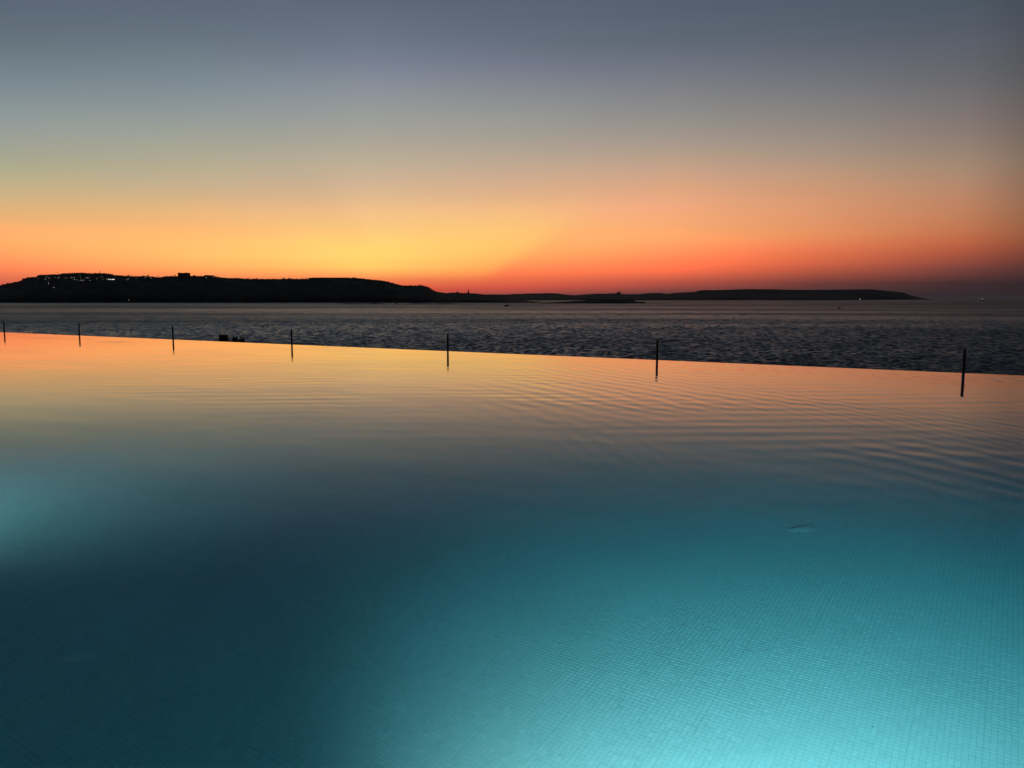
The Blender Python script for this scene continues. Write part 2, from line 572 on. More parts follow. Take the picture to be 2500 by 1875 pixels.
nc_ = noise(0.06, 2.0, (2.0, 0.6, 1), 0, t, co)
pert = vadd(vadd(vscale(na.outputs['Color'], 0.35), vscale(nb.outputs['Color'], 0.45)), vscale(nc_.outputs['Color'], 0.5))
nn = N(t, 'ShaderNodeVectorMath', operation='NORMALIZE')
t.links.new(vadd(ge.outputs['Normal'], pert), nn.inputs[0])
t.links.new(nn.outputs[0], b.inputs['Normal'])

# ------------------------------------------------------------------ pool basin
ROT = -R(31.7858)                 # pool axes: local x runs along the infinity edge, local y across
POOL = Matrix.Rotation(ROT, 4, 'Z')
PX0, PX1, PY0, PY1 = -60.0, 9.0, 0.9, 18.604
DEPTH = 1.3


def pool_pt(x, y, z=0.0):
    return POOL @ Vector((x, y, z))


def floor_pt(x, y, z=-DEPTH):
    """point of the pool floor seen through the water at photograph pixel x, y"""
    d = ray(x, y).normalized()
    s_ = d * (CAM_Z / -d.z)
    hl = math.hypot(d.x, d.y)
    st = hl / 1.333
    k = st / math.sqrt(1 - st * st) * (-z)
    return Vector((s_.x + d.x / hl * k, s_.y + d.y / hl * k, z))


IP = POOL.inverted()
TP = 0.0275                       # tile pitch
# region whose mosaic is built tile by tile (pool coordinates), cut to what the lens can reach
gy0, gy1, gx0, gx1 = PY0 + 0.02, 9.5, -9.0, 3.5
bp_ = B()
bp_.box((PX0 + PX1) / 2, (PY0 + PY1) / 2, -DEPTH - 0.1, PX1 - PX0, PY1 - PY0, 0.2)
pool_floor = bp_.obj('pool_floor', m_far)
pool_floor.rotation_euler = (0, 0, ROT)
tag(pool_floor, 'pale blue mosaic floor of the swimming pool under the water', None, None, 'structure')

sheets = []
NT = 11
SH = NT * TP + 0.0006
for iy in range(int(PY0 / SH) + 1, int(9.8 / SH)):
    for ix in range(int(-12 / SH), int(4 / SH)):
        cx, cy = ix * SH, iy * SH
        wp = POOL @ Vector((cx + SH / 2, cy + SH / 2, 0))
        dist = math.hypot(wp.x, wp.y)
        if dist > 9.3 or wp.y < 2.2:
            continue
        if abs(math.degrees(math.atan2(wp.x, wp.y))) > 37.5:
            continue
        sheets.append((cx, cy))
sheets = np.array(sheets)
ns = len(sheets)
colshift = {}
ii, jj = np.meshgrid(np.arange(NT), np.arange(NT), indexing='ij')
ang = rng.normal(0, 0.0016, ns)
off = rng.normal(0, 0.0009, (ns, 2))
lx = (ii.ravel() + 0.5) * TP - SH / 2
ly = (jj.ravel() + 0.5) * TP - SH / 2
cx = sheets[:, 0:1] + SH / 2 + off[:, 0:1] + lx * np.cos(ang)[:, None] - ly * np.sin(ang)[:, None]
cy = sheets[:, 1:2] + SH / 2 + off[:, 1:2] + lx * np.sin(ang)[:, None] + ly * np.cos(ang)[:, None]
cx = (cx + rng.normal(0, 0.00035, cx.shape)).ravel()
cy = (cy + rng.normal(0, 0.00025, cy.shape)).ravel()
an = np.repeat(ang, NT * NT) + rng.normal(0, 0.012, cx.shape)
tz = -DEPTH + 0.004 + rng.normal(0, 0.00025, cx.shape)
# grout bed below the built mosaic
gm = B()
for (a, c) in sheets:
    gm.poly([(a, c, -DEPTH + 0.0012), (a + SH, c, -DEPTH + 0.0012), (a + SH, c + SH, -DEPTH + 0.0012), (a, c + SH, -DEPTH + 0.0012)], [(0, 1, 2, 3)])
grout = gm.obj('grout_bed', m_grout, pool_floor)
# which tiles show largest: nearest to the lens inside the frame
wx = math.cos(ROT) * cx - math.sin(ROT) * cy
wy = math.sin(ROT) * cx + math.cos(ROT) * cy
rr = np.hypot(wx, wy)
yf = np.array([floor_pt(x_, 1862).y for x_ in (250, 1250, 2250)])
azd = np.degrees(np.arctan2(wx, wy))
fr = (np.abs(azd) < 30.0) & (wy > 3.43)
fr &= (azd > -8)
order = np.argsort(np.where(fr, rr, 1e9))
near = order[:300]
rest = np.setdiff1d(np.arange(len(cx)), near)
HS = 0.0249 / 2
HY = 0.0260 / 2
TC = np.array([(-1, -1), (1, -1), (1, 1), (-1, 1)]) * np.array([HS, HY])


def tile_arrays(idx):
    ca, sa_ = np.cos(an[idx])[:, None], np.sin(an[idx])[:, None]
    vx = cx[idx][:, None] + TC[:, 0] * ca - TC[:, 1] * sa_
    vy = cy[idx][:, None] + TC[:, 0] * sa_ + TC[:, 1] * ca
    # slight tilt of every tile
    tl = rng.normal(0, 0.008, (len(idx), 2))
    zt = tz[idx][:, None] + TC[:, 0] * tl[:, 0:1] + TC[:, 1] * tl[:, 1:2]
    top = np.stack([vx, vy, zt], -1)
    bot = np.stack([vx, vy, np.full_like(vx, -DEPTH + 0.0008)], -1)
    vv = np.concatenate([top, bot], 1).reshape(-1, 3)
    q = np.array([(0, 1, 2, 3), (0, 4, 5, 1), (1, 5, 6, 2), (2, 6, 7, 3), (3, 7, 4, 0)])
    ff = (np.arange(len(idx)) * 8)[:, None, None] + q[None]
    return vv, ff.reshape(-1, 4)


vv, ff = tile_arrays(rest)
mos = link('mosaic_tiles', np_mesh('mosaic_tiles', vv, ff, m_tile), pool_floor)
mos['kind'] = 'stuff'
tb = B()
tb.box(0, 0, -0.0016, HS * 2, HY * 2, 0.0032, bevel=0.0)
tile_me = tb.me('mosaic_tile', m_tile)
for k in near:
    o = link('mosaic_tile', tile_me, pool_floor)
    o.location = (cx[k], cy[k], tz[k])
    o.rotation_euler = (random.gauss(0, 0.008), random.gauss(0, 0.008), an[k])

bs = B()
bs.box((PX0 + PX1) / 2, PY0 - 0.15, -0.78, PX1 - PX0 + 0.6, 0.3, 1.5)
bs.box(PX1 + 0.15, (PY0 + PY1) / 2, -0.78, 0.3, PY1 - PY0, 1.5)
bs.box(PX0 - 0.15, (PY0 + PY1) / 2, -0.78, 0.3, PY1 - PY0, 1.5)
basin = bs.obj('pool_basin', m_far)
basin.rotation_euler = (0, 0, ROT)
tag(basin, 'tiled side walls of the swimming pool', None, None, 'structure')
ws = B()
ws.box((PX0 + PX1) / 2, PY1 - 0.11, -0.762, PX1 - PX0, 0.22, 1.5)
weir = ws.obj('weir_wall', m_far, basin)
dk = B()
dk.box((PX0 + PX1) / 2, PY0 - 8.15, -0.93, PX1 - PX0 + 12, 16.0, 1.96, bevel=0.02)
dk.box(PX1 + 3.15, (PY0 + PY1) / 2, -0.93, 5.7, PY1 - PY0 - 0.02, 1.96, bevel=0.02)
dk.box(PX0 - 3.15, (PY0 + PY1) / 2, -0.93, 5.7, PY1 - PY0 - 0.02, 1.96, bevel=0.02)
deck = dk.obj('pool_deck', m_deck)
deck.rotation_euler = (0, 0, ROT)
tag(deck, 'stone terrace around the swimming pool', None, None, 'structure')

# water body: flat top, rounded over the weir
prof = [(PY0 - 0.02, -DEPTH - 0.06), (PY0 - 0.02, 0.0), (PY1 - 0.012, 0.0), (PY1 - 0.003, -0.0015), (PY1 + 0.003, -0.006), (PY1 + 0.006, -0.014), (PY1 + 0.007, -0.3), (PY1 + 0.007, -DEPTH - 0.06)]
wv_, wf_ = [], []
for xx in (PX0 - 0.02, PX1 + 0.02):
    wv_ += [(xx, y_, z_) for y_, z_ in prof]
n_ = len(prof)
for k in range(n_):
    wf_.append((k, n_ + k, n_ + (k + 1) % n_, (k + 1) % n_))
wf_.append(tuple(range(n_)))
wf_.append(tuple(range(2 * n_ - 1, n_ - 1, -1)))
wb = B()
wb.poly(wv_, wf_)
water = wb.obj('pool_water', m_water)
water.rotation_euler = (0, 0, ROT)
tag(water, 'still turquoise pool water mirroring the sunset sky', None, None, 'structure')

# pool lamps: fitted in the near wall under the water
LAMPS = [(-0.35, 2750.0), (-7.9, 640.0), (-16.4, 760.0), (-24.8, 760.0)]
for k, (lx_, pw) in enumerate(LAMPS):
    t_ = empty('pool_light', pool_pt(lx_, PY0, -0.6), ROT)
    tag(t_, 'round underwater pool lamp in the near pool wall, %s from the right' % ('first', 'second', 'third', 'fourth')[k], 'pool light', 'underwater lamps along the near pool wall')
    lb = B()
    lb.cyl((0, 0.001, 0), (0, 0.025, 0), 0.14, 0.125, 32)
    lb.obj('lamp_ring', m_steel, t_)
    lb = B()
    lb.cyl((0, 0.0255, 0), (0, 0.032, 0), 0.105, 0.095, 32)
    lb.obj('lens', m_lens, t_)
    ld = bpy.data.lights.new('pool_lamp_beam', 'SPOT')
    ld.energy = pw
    ld.color = (1.0, 0.79, 0.67)
    ld.spot_size = R(114)
    ld.spot_blend = 0.95 if k == 0 else 1.0
    ld.shadow_soft_size = 0.09
    lo_ = bpy.data.objects.new('pool_lamp_beam', ld)
    C.objects.link(lo_)
    lo_.parent = t_
    lo_.location = (0, 0.05, 0)
    lo_.rotation_euler = (R(63), 0, 0)

# ------------------------------------------------------------------ ground below the pool and the sea
gv, gf = [], []
xs = np.linspace(-260, 160, 60)
ys = [-90, 0, 18.9, 19.0, 24, 29, 34, 40, 48, 56, 64, 72]
zs = [-1.95, -1.95, -1.95, -1.35, -1.35, -1.38, -2.8, -5.0, -8.2, -10.4, -11.8, -13.5]
for y_, z_ in zip(ys, zs):
    for x_ in xs:
        jit = 0 if y_ < 30 else random.uniform(-0.5, 0.3)
        gv.append((x_, y_, z_ + jit))
nx = len(xs)
for j in range(len(ys) - 1):
    for i in range(nx - 1):
        gf.append((j * nx + i, j * nx + i + 1, (j + 1) * nx + i + 1, (j + 1) * nx + i))
ground = link('ground', mesh('ground', gv, gf, m_soil))
ground.rotation_euler = (0, 0, ROT)
tag(ground, 'dark sloping ground between the pool and the sea', None, None, 'structure')

azs = np.concatenate([np.linspace(-180, -60, 30, endpoint=False), np.linspace(-60, -36, 30, endpoint=False), np.linspace(-36, 36, 760), np.linspace(36, 60, 31)[1:], np.linspace(60, 180, 31)[1:]])
rad = np.concatenate([np.geomspace(48, 115, 60), np.geomspace(115, 1300, 930)[1:], np.geomspace(1300, 3200, 130)[1:], np.geomspace(3200, 90000, 50)[1:]])
A, RR = np.meshgrid(np.radians(azs), rad)
SX, SY = RR * np.sin(A), RR * np.cos(A)
SZ = np.zeros_like(SX)
wdir = R(200)
dr = np.gradient(rad)[:, None]
for k in range(46):
    L = 0.9 * (4.4 / 0.9) ** (k / 45)
    th_ = wdir + rng.normal(0, 0.5)
    kk = 2 * np.pi / L
    amp = 0.0160 * L ** 0.72
    damp = np.clip((L / (2.2 * dr)) - 0.5, 0, 1)
    ph = kk * (SX * np.sin(th_) + SY * np.cos(th_)) + rng.uniform(0, 6.28)
    SZ += amp * damp * ((0.637 - np.abs(np.sin(ph * 0.5))) * 2.2 if k % 2 else np.sin(ph))
SZ -= 0.0
sv = np.stack([SX, SY, SZ], -1).reshape(-1, 3)
nr, nc = SX.shape
q = np.arange(nr * nc).reshape(nr, nc)
quads = np.stack([q[:-1, :-1], q[1:, :-1], q[1:, 1:], q[:-1, 1:]], -1).reshape(-1, 4)
sea = link('sea', np_mesh('sea', sv, quads[:, ::-1], m_sea, True))
sea.location = (0, 0, SEA_Z)
tag(sea, 'dark rippled sea reaching to the horizon', None, None, 'structure')


# ------------------------------------------------------------------ islands
def noise1(x, seed, sc_):
    r_ = random.Random(seed)
    s_ = 0
    for k in range(6):
        s_ += math.sin(x / sc_ * (1.7 ** k) + r_.uniform(0, 6.28)) / (1.55 ** k)
    return s_ / 2.2


def island(name, label, skyline, d_shore, d_ridge, d_back, material, step=4, rough=0.6, rows=(0, .02, .06, .14, .3, .5, .7, .86, .95, 1.0), shore_y=None, seed=1):
    """a land mass whose ridge line is given by directions at distance d_ridge; real front and back slopes"""
    px = [p[0] for p in skyline]
    py = [p[1] for p in skyline]
    gx = np.arange(px[0], px[-1] + step * 0.5, step)
    gyv = np.interp(gx, px, py)
    V, F = [], []
    back = (0.97, 0.85, 0.6, 0.25, -0.05)
    nrow = len(rows) + len(back)
    for x_, y_ in zip(gx, gyv):
        y_ = y_ + rough * noise1(x_, seed, 9.0)
        top = at_depth(x_, y_, d_ridge)
        hgt = max(top.z - SEA_Z, 0.3)
        sh = d_shore + (d_ridge - d_shore) * 0.10 * noise1(x_, seed + 5, 60.0)
        dx = (x_ - 1250) / FPX
        for j, f_ in enumerate(rows):
            dd = sh + (d_ridge - sh) * f_
            hz = hgt * (0.12 * min(1, f_ / 0.03) + 0.88 * f_ ** 0.8) if f_ > 0 else -2.0
            if 0.03 < f_ < 0.97:
                hz *= 1 + 0.06 * noise1(x_ + 31 * j, seed + 9, 14.0)
                # never stand above the ridge as seen from the pool
                lim = (top.z - CAM_Z) / d_ridge * dd + CAM_Z - SEA_Z - 0.5
                hz = min(hz, lim)
            V.append((dx * dd / math.cos(PITCH), dd, SEA_Z + hz))
        for f_, b_ in zip(back, (0.2, 0.4, 0.6, 0.8, 1.0)):
            dd = d_ridge + (d_back - d_ridge) * b_
            V.append((dx * dd / math.cos(PITCH), dd, SEA_Z + hgt * f_ - (2 if f_ < 0 else 0)))
    for i in range(len(gx) - 1):
        for j in range(nrow - 1):
            F.append((i * nrow + j, (i + 1) * nrow + j, (i + 1) * nrow + j + 1, i * nrow + j + 1))
    me = mesh(name, V, F, material, False)
    o = link(name, me)
    tag(o, label, None, None, 'structure')
    return o, BVHTree.FromPolygons([Vector(v) for v in V], F)


hill_sky = [(-160, 722), (-60, 708), (0, 700), (30, 694), (66, 686), (74, 681), (90, 677.5), (104, 677), (109, 671.5), (160, 669.5), (170, 667), (185, 667), (215, 666.5), (235, 667.5),
            (242, 669), (250, 667.5), (275, 668.5), (290, 672), (300, 673), (310, 674.5), (330, 675), (365, 675), (385, 677), (400, 677.5), (420, 675.5), (435, 675), (520, 675.5), (535, 677.5),
            (570, 679.5), (610, 681), (650, 682), (690, 681.5), (740, 681.5), (758, 681.5), (762, 678.8), (800, 678), (850, 678.5), (885, 680.5), (905, 682.5), (938, 686), (960, 691), (985, 698.5), (1005, 698),
            (1028, 697), (1045, 701), (1055, 707), (1066, 711.5), (1092, 715.5), (1105, 715), (1118, 713.8), (1130, 715.3), (1145, 715.5), (1170, 717.5), (1200, 720), (1235, 724), (1270, 730), (1300, 736.5), (1318, 740.5)]
hill, hill_t = island('island_hill', 'long dark headland rising at left behind the sea, with a village on its crest', hill_sky, 2460, 2860, 3900, m_scrub, 2.0, 0.6, seed=3)
low_sky = [(1296, 740.8), (1312, 739.6), (1350, 738), (1390, 735.6), (1430, 733), (1470, 731.6), (1510, 731), (1535, 731.8), (1545, 732.5), (1549, 736), (1570, 737), (1576, 740), (1640, 740.8)]
low, low_t = island('island', 'low flat dark islet in the middle of the sea', low_sky, 2110, 2190, 2400, m_scrub, 2.5, 0.12, seed=8)
mid_sky = [(1040, 720), (1200, 718.8), (1250, 719.2), (1380, 721), (1440, 720.5), (1500, 720), (1600, 719.3), (1640, 717.5), (1700, 717.8), (1745, 716.3), (1782, 713.8), (1830, 716.4), (1900, 718), (1950, 715.6), (1985, 716), (2060, 722), (2110, 729), (2140, 731.3)]
mid, mid_t = island('coast', 'dark middle strip of coast behind the islets', mid_sky, 6600, 7600, 8300, m_scrub, 4, 0.25, seed=12)
far_sky = [(1590, 722), (1640, 715.5), (1690, 712.5), (1702, 709), (1715, 708.3), (1760, 708), (1790, 706.5), (1815, 705.8), (1880, 706.3), (1920, 707.5), (1960, 707.8), (2000, 707.5), (2060, 707), (2110, 706.2), (2140, 708.3), (2160, 711), (2180, 712.3),
           (2196, 714.5), (2208, 720), (2228, 725), (2250, 728.6), (2262, 730.2)]
far, far_t = island('far_island', 'far flat topped island on the right horizon', far_sky, 9600, 10600, 12500, m_scrub, 4, 0.3, seed=17)
hz_sky = [(1180, 724), (1250, 718), (1300, 716.5), (1340, 715.6), (1360, 716.5), (1380, 719), (1400, 721), (1425, 719), (1445, 717.3), (1480, 716.8), (1510, 715.5), (1516, 718), (1555, 718.2), (1580, 715.8), (1610, 714.8), (1622, 718), (1650, 716), (1690, 719), (1720, 726)]
hzl, hz_t = island('distant_hills', 'faint distant hills on the horizon behind the coast strip', hz_sky, 12800, 13800, 15500, m_scrub, 4, 0.3, seed=23)


def reef(x0, x1, y_, label, seed):
    D = (CAM_Z - SEA_Z) * FPX / (y_ - 729.0)
    r_ = random.Random(seed)
    bb = B()
    n = int((x1 - x0) / 5)
    V, F = [], []
    for i in range(n + 1):
        f_ = i / n
        p = at_depth(x0 + (x1 - x0) * f_, y_, D)
        env = min(1, 6 * f_, 6 * (1 - f_))
        hgt = (0.9 + 0.9 * r_.random()) * env
        wd = 6 + 6 * r_.random()
        V += [(p.x, D - wd, SEA_Z - 1), (p.x, D - wd * 0.4, SEA_Z + hgt * 0.8), (p.x, D + wd * 0.5, SEA_Z + hgt), (p.x, D + wd * 1.5, SEA_Z - 1)]
    for i in range(n):
        for j in range(3):
            F.append((i * 4 + j, i * 4 + 4 + j, i * 4 + 5 + j, i * 4 + 1 + j))
    o = link('reef', mesh('reef', V, F, m_rock))
    tag(o, label, None, None, 'structure')


reef(818, 948, 742.0, 'thin black reef awash below the headland', 1)
reef(985, 1122, 742.3, 'thin black reef awash below the headland slope', 2)


def on_land(tree, x, y):
    d = ray(x, y).normalized()
    loc, nor, i, dist = tree.ray_cast(Vector((0, 0, CAM_Z)), d)
    return loc


def ridge_pt(tree, x, y0):
    """first point of the land met when looking down from y0 at column x"""
    y_ = y0
    while y_ < 745:
        p = on_land(tree, x, y_)
        if p is not None:
            return p, y_
        y_ += 0.25
    return None, None


# scrub clumps over the headland: uncountable, one object
sv_, sf_ = [], []
r_ = random.Random(5)
oct_f = [(0, 2, 4), (2, 1, 4), (1, 3, 4), (3, 0, 4)]
for k in range(5200):
    x_ = r_.uniform(0, 1060)
    if k < 2600:
        p, y_ = ridge_pt(hill_t, x_, 664 if x_ < 940 else 680)
        p = p + Vector((0, r_.uniform(-6, 40), 0)) if p is not None else None
    else:
        p = on_land(hill_t, x_, r_.uniform(676, 738))
    if p is None:
        continue
    s_ = r_.uniform(0.9, 2.8) if r_.random() < 0.9 else r_.uniform(2.8, 4.4)
    if 758 < x_ < 850 or 105 < x_ < 165:
        s_ *= 0.45
    h_ = s_ * r_.uniform(0.7, 1.2)
    n0 = len(sv_)
    p = p - Vector((0, 0, 0.4))
    a_ = r_.uniform(0, 6)
    for q_ in (0, math.pi, math.pi / 2, -math.pi / 2):
        sv_.append((p.x + s_ * math.cos(a_ + q_), p.y + s_ * math.sin(a_ + q_), p.z))
    top = [r_.uniform(-0.4, 0.4) * s_ for _ in range(2)]
    sv_.append((p.x + top[0], p.y + top[1], p.z + h_))
    sf_ += [(n0, n0 + 2, n0 + 4), (n0 + 2, n0 + 1, n0 + 4), (n0 + 1, n0 + 3, n0 + 4), (n0 + 3, n0, n0 + 4)]
scrub = link('scrub', mesh('scrub', sv_, sf_, m_leaf))
tag(scrub, 'low dark scrub covering the headland', None, None, 'stuff')


# skyline trees
def make_tree(h, wd, seed):
    r2 = random.Random(seed)
    root = empty('tree', (0, 0, 0))
    tb_ = B()
    tb_.cyl((0, 0, -1), (0.1 * wd, 0, h * 0.55), 0.07 * wd, 0.035 * wd, 7)
    for k in range(4):
        a_ = k * 1.6 + r2.random()
        tb_.cyl((0.05 * wd, 0, h * 0.4), (0.3 * wd * math.cos(a_), 0.3 * wd * math.sin(a_), h * 0.72), 0.03 * wd, 0.012 * wd, 5)
    tb_.obj('trunk', m_bark, root)
    V, F = [], []
    cl = [(r2.uniform(-.32, .32) * wd, r2.uniform(-.32, .32) * wd, h * r2.uniform(0.45, 0.85), r2.uniform(.16, .26)) for _ in range(9)]
    for k in range(420):
        c_ = cl[r2.randrange(9)]
        v_ = Vector((r2.gauss(0, 1), r2.gauss(0, 1), r2.gauss(0, 1))).normalized() * (c_[3] * wd * r2.random() ** 0.35)
        p = Vector(c_[:3]) + Vector((v_.x, v_.y, v_.z * 0.75))
        s_ = 0.055 * wd * r2.uniform(0.6, 1.4)
        u = Vector((r2.gauss(0, 1), r2.gauss(0, 1), r2.gauss(0, 1))).normalized() * s_
        w_ = u.orthogonal().normalized() * s_ * 0.7
        n0 = len(V)
        V += [p - u, p + w_, p + u, p - w_]
        F.append((n0, n0 + 1, n0 + 2, n0 + 3))
    link('crown', mesh('crown', V, F, m_leaf), root)
    return root


TREES = [(313, 5.5, 8), (348, 4.5, 4), (361, 6.5, 8), (386, 5.0, 6), (400, 4.0, 5), (426, 5.0, 9), (473, 6.0, 6), (526, 5.5, 8), (532, 4.8, 6), (609, 4.5, 5), (626, 5.0, 6), (692, 5.5, 8), (706, 4.5, 8), (738, 4.5, 6), (749, 5.0, 8), (784, 3.0, 4),
         (863, 3.0, 6), (880, 2.0, 5), (948, 5, 5), (957, 5, 4), (1013, 3.2, 6), (1024, 4.4, 6), (273, 3.5, 7), (293, 3, 8)]
TREE_LABELS = ['dark tree on the crest right of the lit window row, leftmost of that crest', 'small bush on the crest left of the tallest skyline tree', 'tallest round tree on the crest left of the castle',
    'round tree on the crest halfway between the tallest tree and the castle', 'low bush on the crest left of the castle', 'wide dark tree close to the left foot of the castle', 'round tree between the castle and its long wing',
    'dark tree just right of the end block of the castle wing', 'smaller dark tree right of the castle wing, second from its end', 'small bush alone on the long slope right of the castle wing', 'round bush on the long crest right of the lone small bush',
    'round tree in the middle of the crest, left of a wide bush', 'wide bush in the middle of the crest', 'bush left of the flat plateau wall, second from it', 'wide dark bush next to the left end of the plateau wall', 'low bush standing over the plateau wall',
    'low bush just right of the plateau wall huts', 'very low bush where the plateau starts to fall to the right', 'small tree on the falling right slope, upper of two', 'small tree on the falling right slope, lower of two',
    'round tree on the small right knoll, left of two', 'taller round tree on the small right knoll, right of two', 'dark tree on the crest right of the village mast', 'low bush on the crest above the lone pair of lamps']
protos = None
for k, (x_, h_, w__) in enumerate(TREES):
    p, y_ = ridge_pt(hill_t, x_, 660)
    if protos is None:
        protos = [make_tree(1, 1, 40 + q_) for q_ in range(3)]
        used = [False] * 3
    q_ = k % 3
    o = protos[q_] if not used[q_] else copy_tree(protos[q_])
    used[q_] = True
    o.location = p + Vector((0, 3, -0.4))
    o.scale = (w__, w__, h_ * 1.15)
    o.rotation_euler = (0, 0, k * 1.3)
    tag(o, TREE_LABELS[k], 'tree', 'trees along the headland skyline')

# village houses
r_ = random.Random(21)


def house(x, y, wpx, hpx, label, group=None, lit=0, storeys=2, name='house', cat='house', top=False):
    p = on_land(hill_t, x, y)
    if p is None:
        p, _ = ridge_pt(hill_t, x, y)
    k = p.y / FPX
    L, Hh, Dp = wpx * k, hpx * k, max(7.0, wpx * k * 0.55)
    root = empty(name, p - Vector((0, 0, 0.5)), r_.uniform(-0.12, 0.12))
    tag(root, label, cat, group)
    bb = B()
    bb.box(0, Dp / 2, Hh / 2 - 1.0, L, Dp, Hh + 2.0)
    bb.obj('wall', m_wall, root)
    bb = B()
    bb.box(0, Dp / 2, Hh + 0.2, L + 0.5, Dp + 0.5, 0.4)
    bb.box(L * 0.2, Dp * 0.55, Hh + 1.2, L * 0.3, Dp * 0.35, 1.9)
    bb.obj('roof', m_roof, root)
    nwin = max(2, int(L / 4))
    for s_ in range(storeys):
        for i in range(nwin):
            wx_ = -L / 2 + (i + 0.5) * L / nwin
            wb_ = B()
            wb_.box(wx_, -0.02, Hh * (s_ + 0.5) / storeys, 1.1, 0.12, 1.4)
            on = lit and r_.random() < lit
            wb_.obj('window', m_window if on else m_slot, root)
    return root


VIL = 'houses of the hilltop village'
ORD = ['first', 'second', 'third', 'fourth', 'fifth', 'sixth', 'seventh', 'eighth', 'ninth', 'tenth', 'eleventh', 'twelfth', 'thirteenth', 'fourteenth', 'fifteenth', 'sixteenth', 'seventeenth', 'eighteenth', 'nineteenth', 'twentieth', 'twenty-first', 'twenty-second', 'twenty-third', 'twenty-fourth']
HOUSES = [(118, 680, 9, 3.2, .25), (131, 678, 10, 3.0, .1), (146, 679.5, 9, 3.5, .3), (158, 677, 8, 3.2, .1), (166, 680.5, 9, 3.2, .2), (177, 679, 8, 4, .5), (187, 679.5, 9, 3.6, .2), (193, 685.5, 8, 3.2, .3),
                             (200, 676, 10, 3.4, .2), (203, 686, 8, 3, .4), (213, 680.5, 9, 3.6, .3), (224, 679, 8, 3.2, .3), (225, 687, 7, 3, .4), (238, 682, 9, 3.2, .15), (251, 677.5, 8, 3, .2), (93, 681, 9, 2.4, .2), (232, 674, 8, 3, .1), (182, 673, 9, 3, .1)]
for k_, (x_, y_, w__, h_, l_) in enumerate(sorted(HOUSES)):
    house(x_, y_, w__, h_, 'small flat roofed house on the headland crest, %s from the left of the dark village' % ORD[k_], VIL, l_)
hb = house(271, 683.2, 17, 3.6, 'long low building with a bright lit window row right of the village', None, 0, 1, 'building', 'building')
for ch in list(hb.children):
    if ch.name.startswith('window'):
        bpy.data.objects.remove(ch)
kk = 2800 / FPX
for (x0, x1) in ((264.5, 268.5), (269.5, 272.5), (273.5, 280)):
    wb_ = B()
    wb_.box(((x0 + x1) / 2 - 271.5) * kk, -0.05, 1.9, (x1 - x0) * kk * 0.92, 0.16, 2.0)
    wb_.obj('window', emit('bright_window_row', (1, 0.95, 0.85), 1.1) if 'bright_window_row' not in bpy.data.materials else bpy.data.materials['bright_window_row'], hb)

# street lamps
def make_lamp(material, r0):
    root = empty('street_lamp', (0, 0, 0))
    bb = B()
    bb.cyl((0, 0, -1.0), (0, 0, 5.0), 0.14, 0.08, 8)
    bb.cyl((0, 0, 4.95), (0, -1.2, 5.3), 0.07, 0.06, 6)
    bb.obj('pole', m_black, root)
    bb = B()
    bb.ball((0, -1.2, 5.1), r0, 2, (1.1, 1, 0.8))
    bb.obj('lamp_head', material, root)
    return root


bright = [(111, 682.1, 'bright white lamp at the left end of the hilltop village'), (119.3, 693, 'white lamp on the slope below the village, upper of two'), (132, 701.8, 'white lamp low on the dark slope below the village'),
          (313.5, 681, 'white lamp on the crest right of the lit building, right of a pair'), (310.5, 682.6, 'white lamp on the crest right of the lit building, left of a pair'),
          (355, 678, 'white lamp left of the taller tree on the crest'), (369.5, 678.8, 'white lamp on the crest just right of the taller tree'),
          (504.5, 677.8, 'white lamp right of the castle below its long wing'), (520, 677, 'white lamp at the right end of the long castle wing'),
          (315, 733, 'lone lamp at the shore of the headland'), (261.6, 681, 'white lamp just left of the lit window row')]
dim = [(123, 689.2), (118.6, 675.9), (116.9, 678.6), (145.4, 678.5), (150, 675.9), (162, 678.5), (166.7, 678.5), (176.5, 676.9), (180, 678), (186, 677.6), (186, 682.7), (192, 683.7), (199.6, 673.8), (201, 678.8), (202.5, 684.4),
       (209.3, 683.4), (216.3, 679), (222.4, 677.2), (223.8, 685), (240, 680.5), (250.3, 675.9), (255.3, 682), (98, 679.5), (336, 679.5)]
lp = make_lamp(m_lamp, 0.55)
ld_ = make_lamp(m_lampdim, 0.6)
kk = 2780 / FPX
for i, (x_, y_, lab) in enumerate(bright):
    o = lp if i == 0 else copy_tree(lp)
    p = on_land(hill_t, x_, y_ + 5.1 / kk * 0.98) or on_land(hill_t, x_, y_ + 6)
    o.location = p
    tag(o, lab, 'street lamp', 'lamps on the headland')
    if i in (9,): o.scale = (0.7, 0.7, 1)
mid_lights = {180, 192, 202.5, 216.3, 223.8, 186}
for i, (x_, y_) in enumerate(dim):
    if x_ in mid_lights:
        o = copy_tree(lp)
    else:
        o = ld_
        ld_ = copy_tree(ld_) if i < len(dim) - 1 else ld_
    p = on_land(hill_t, x_, y_ + 5.1 / kk * 0.98) or on_land(hill_t, x_, y_ + 6)
    o.location = p - Vector((0, 9, 0))
    tag(o, 'small lamp glowing among the houses of the hilltop village, %s from the left of them' % ORD[sorted(dim).index((x_, y_))], 'street lamp', 'lamps among the village houses')

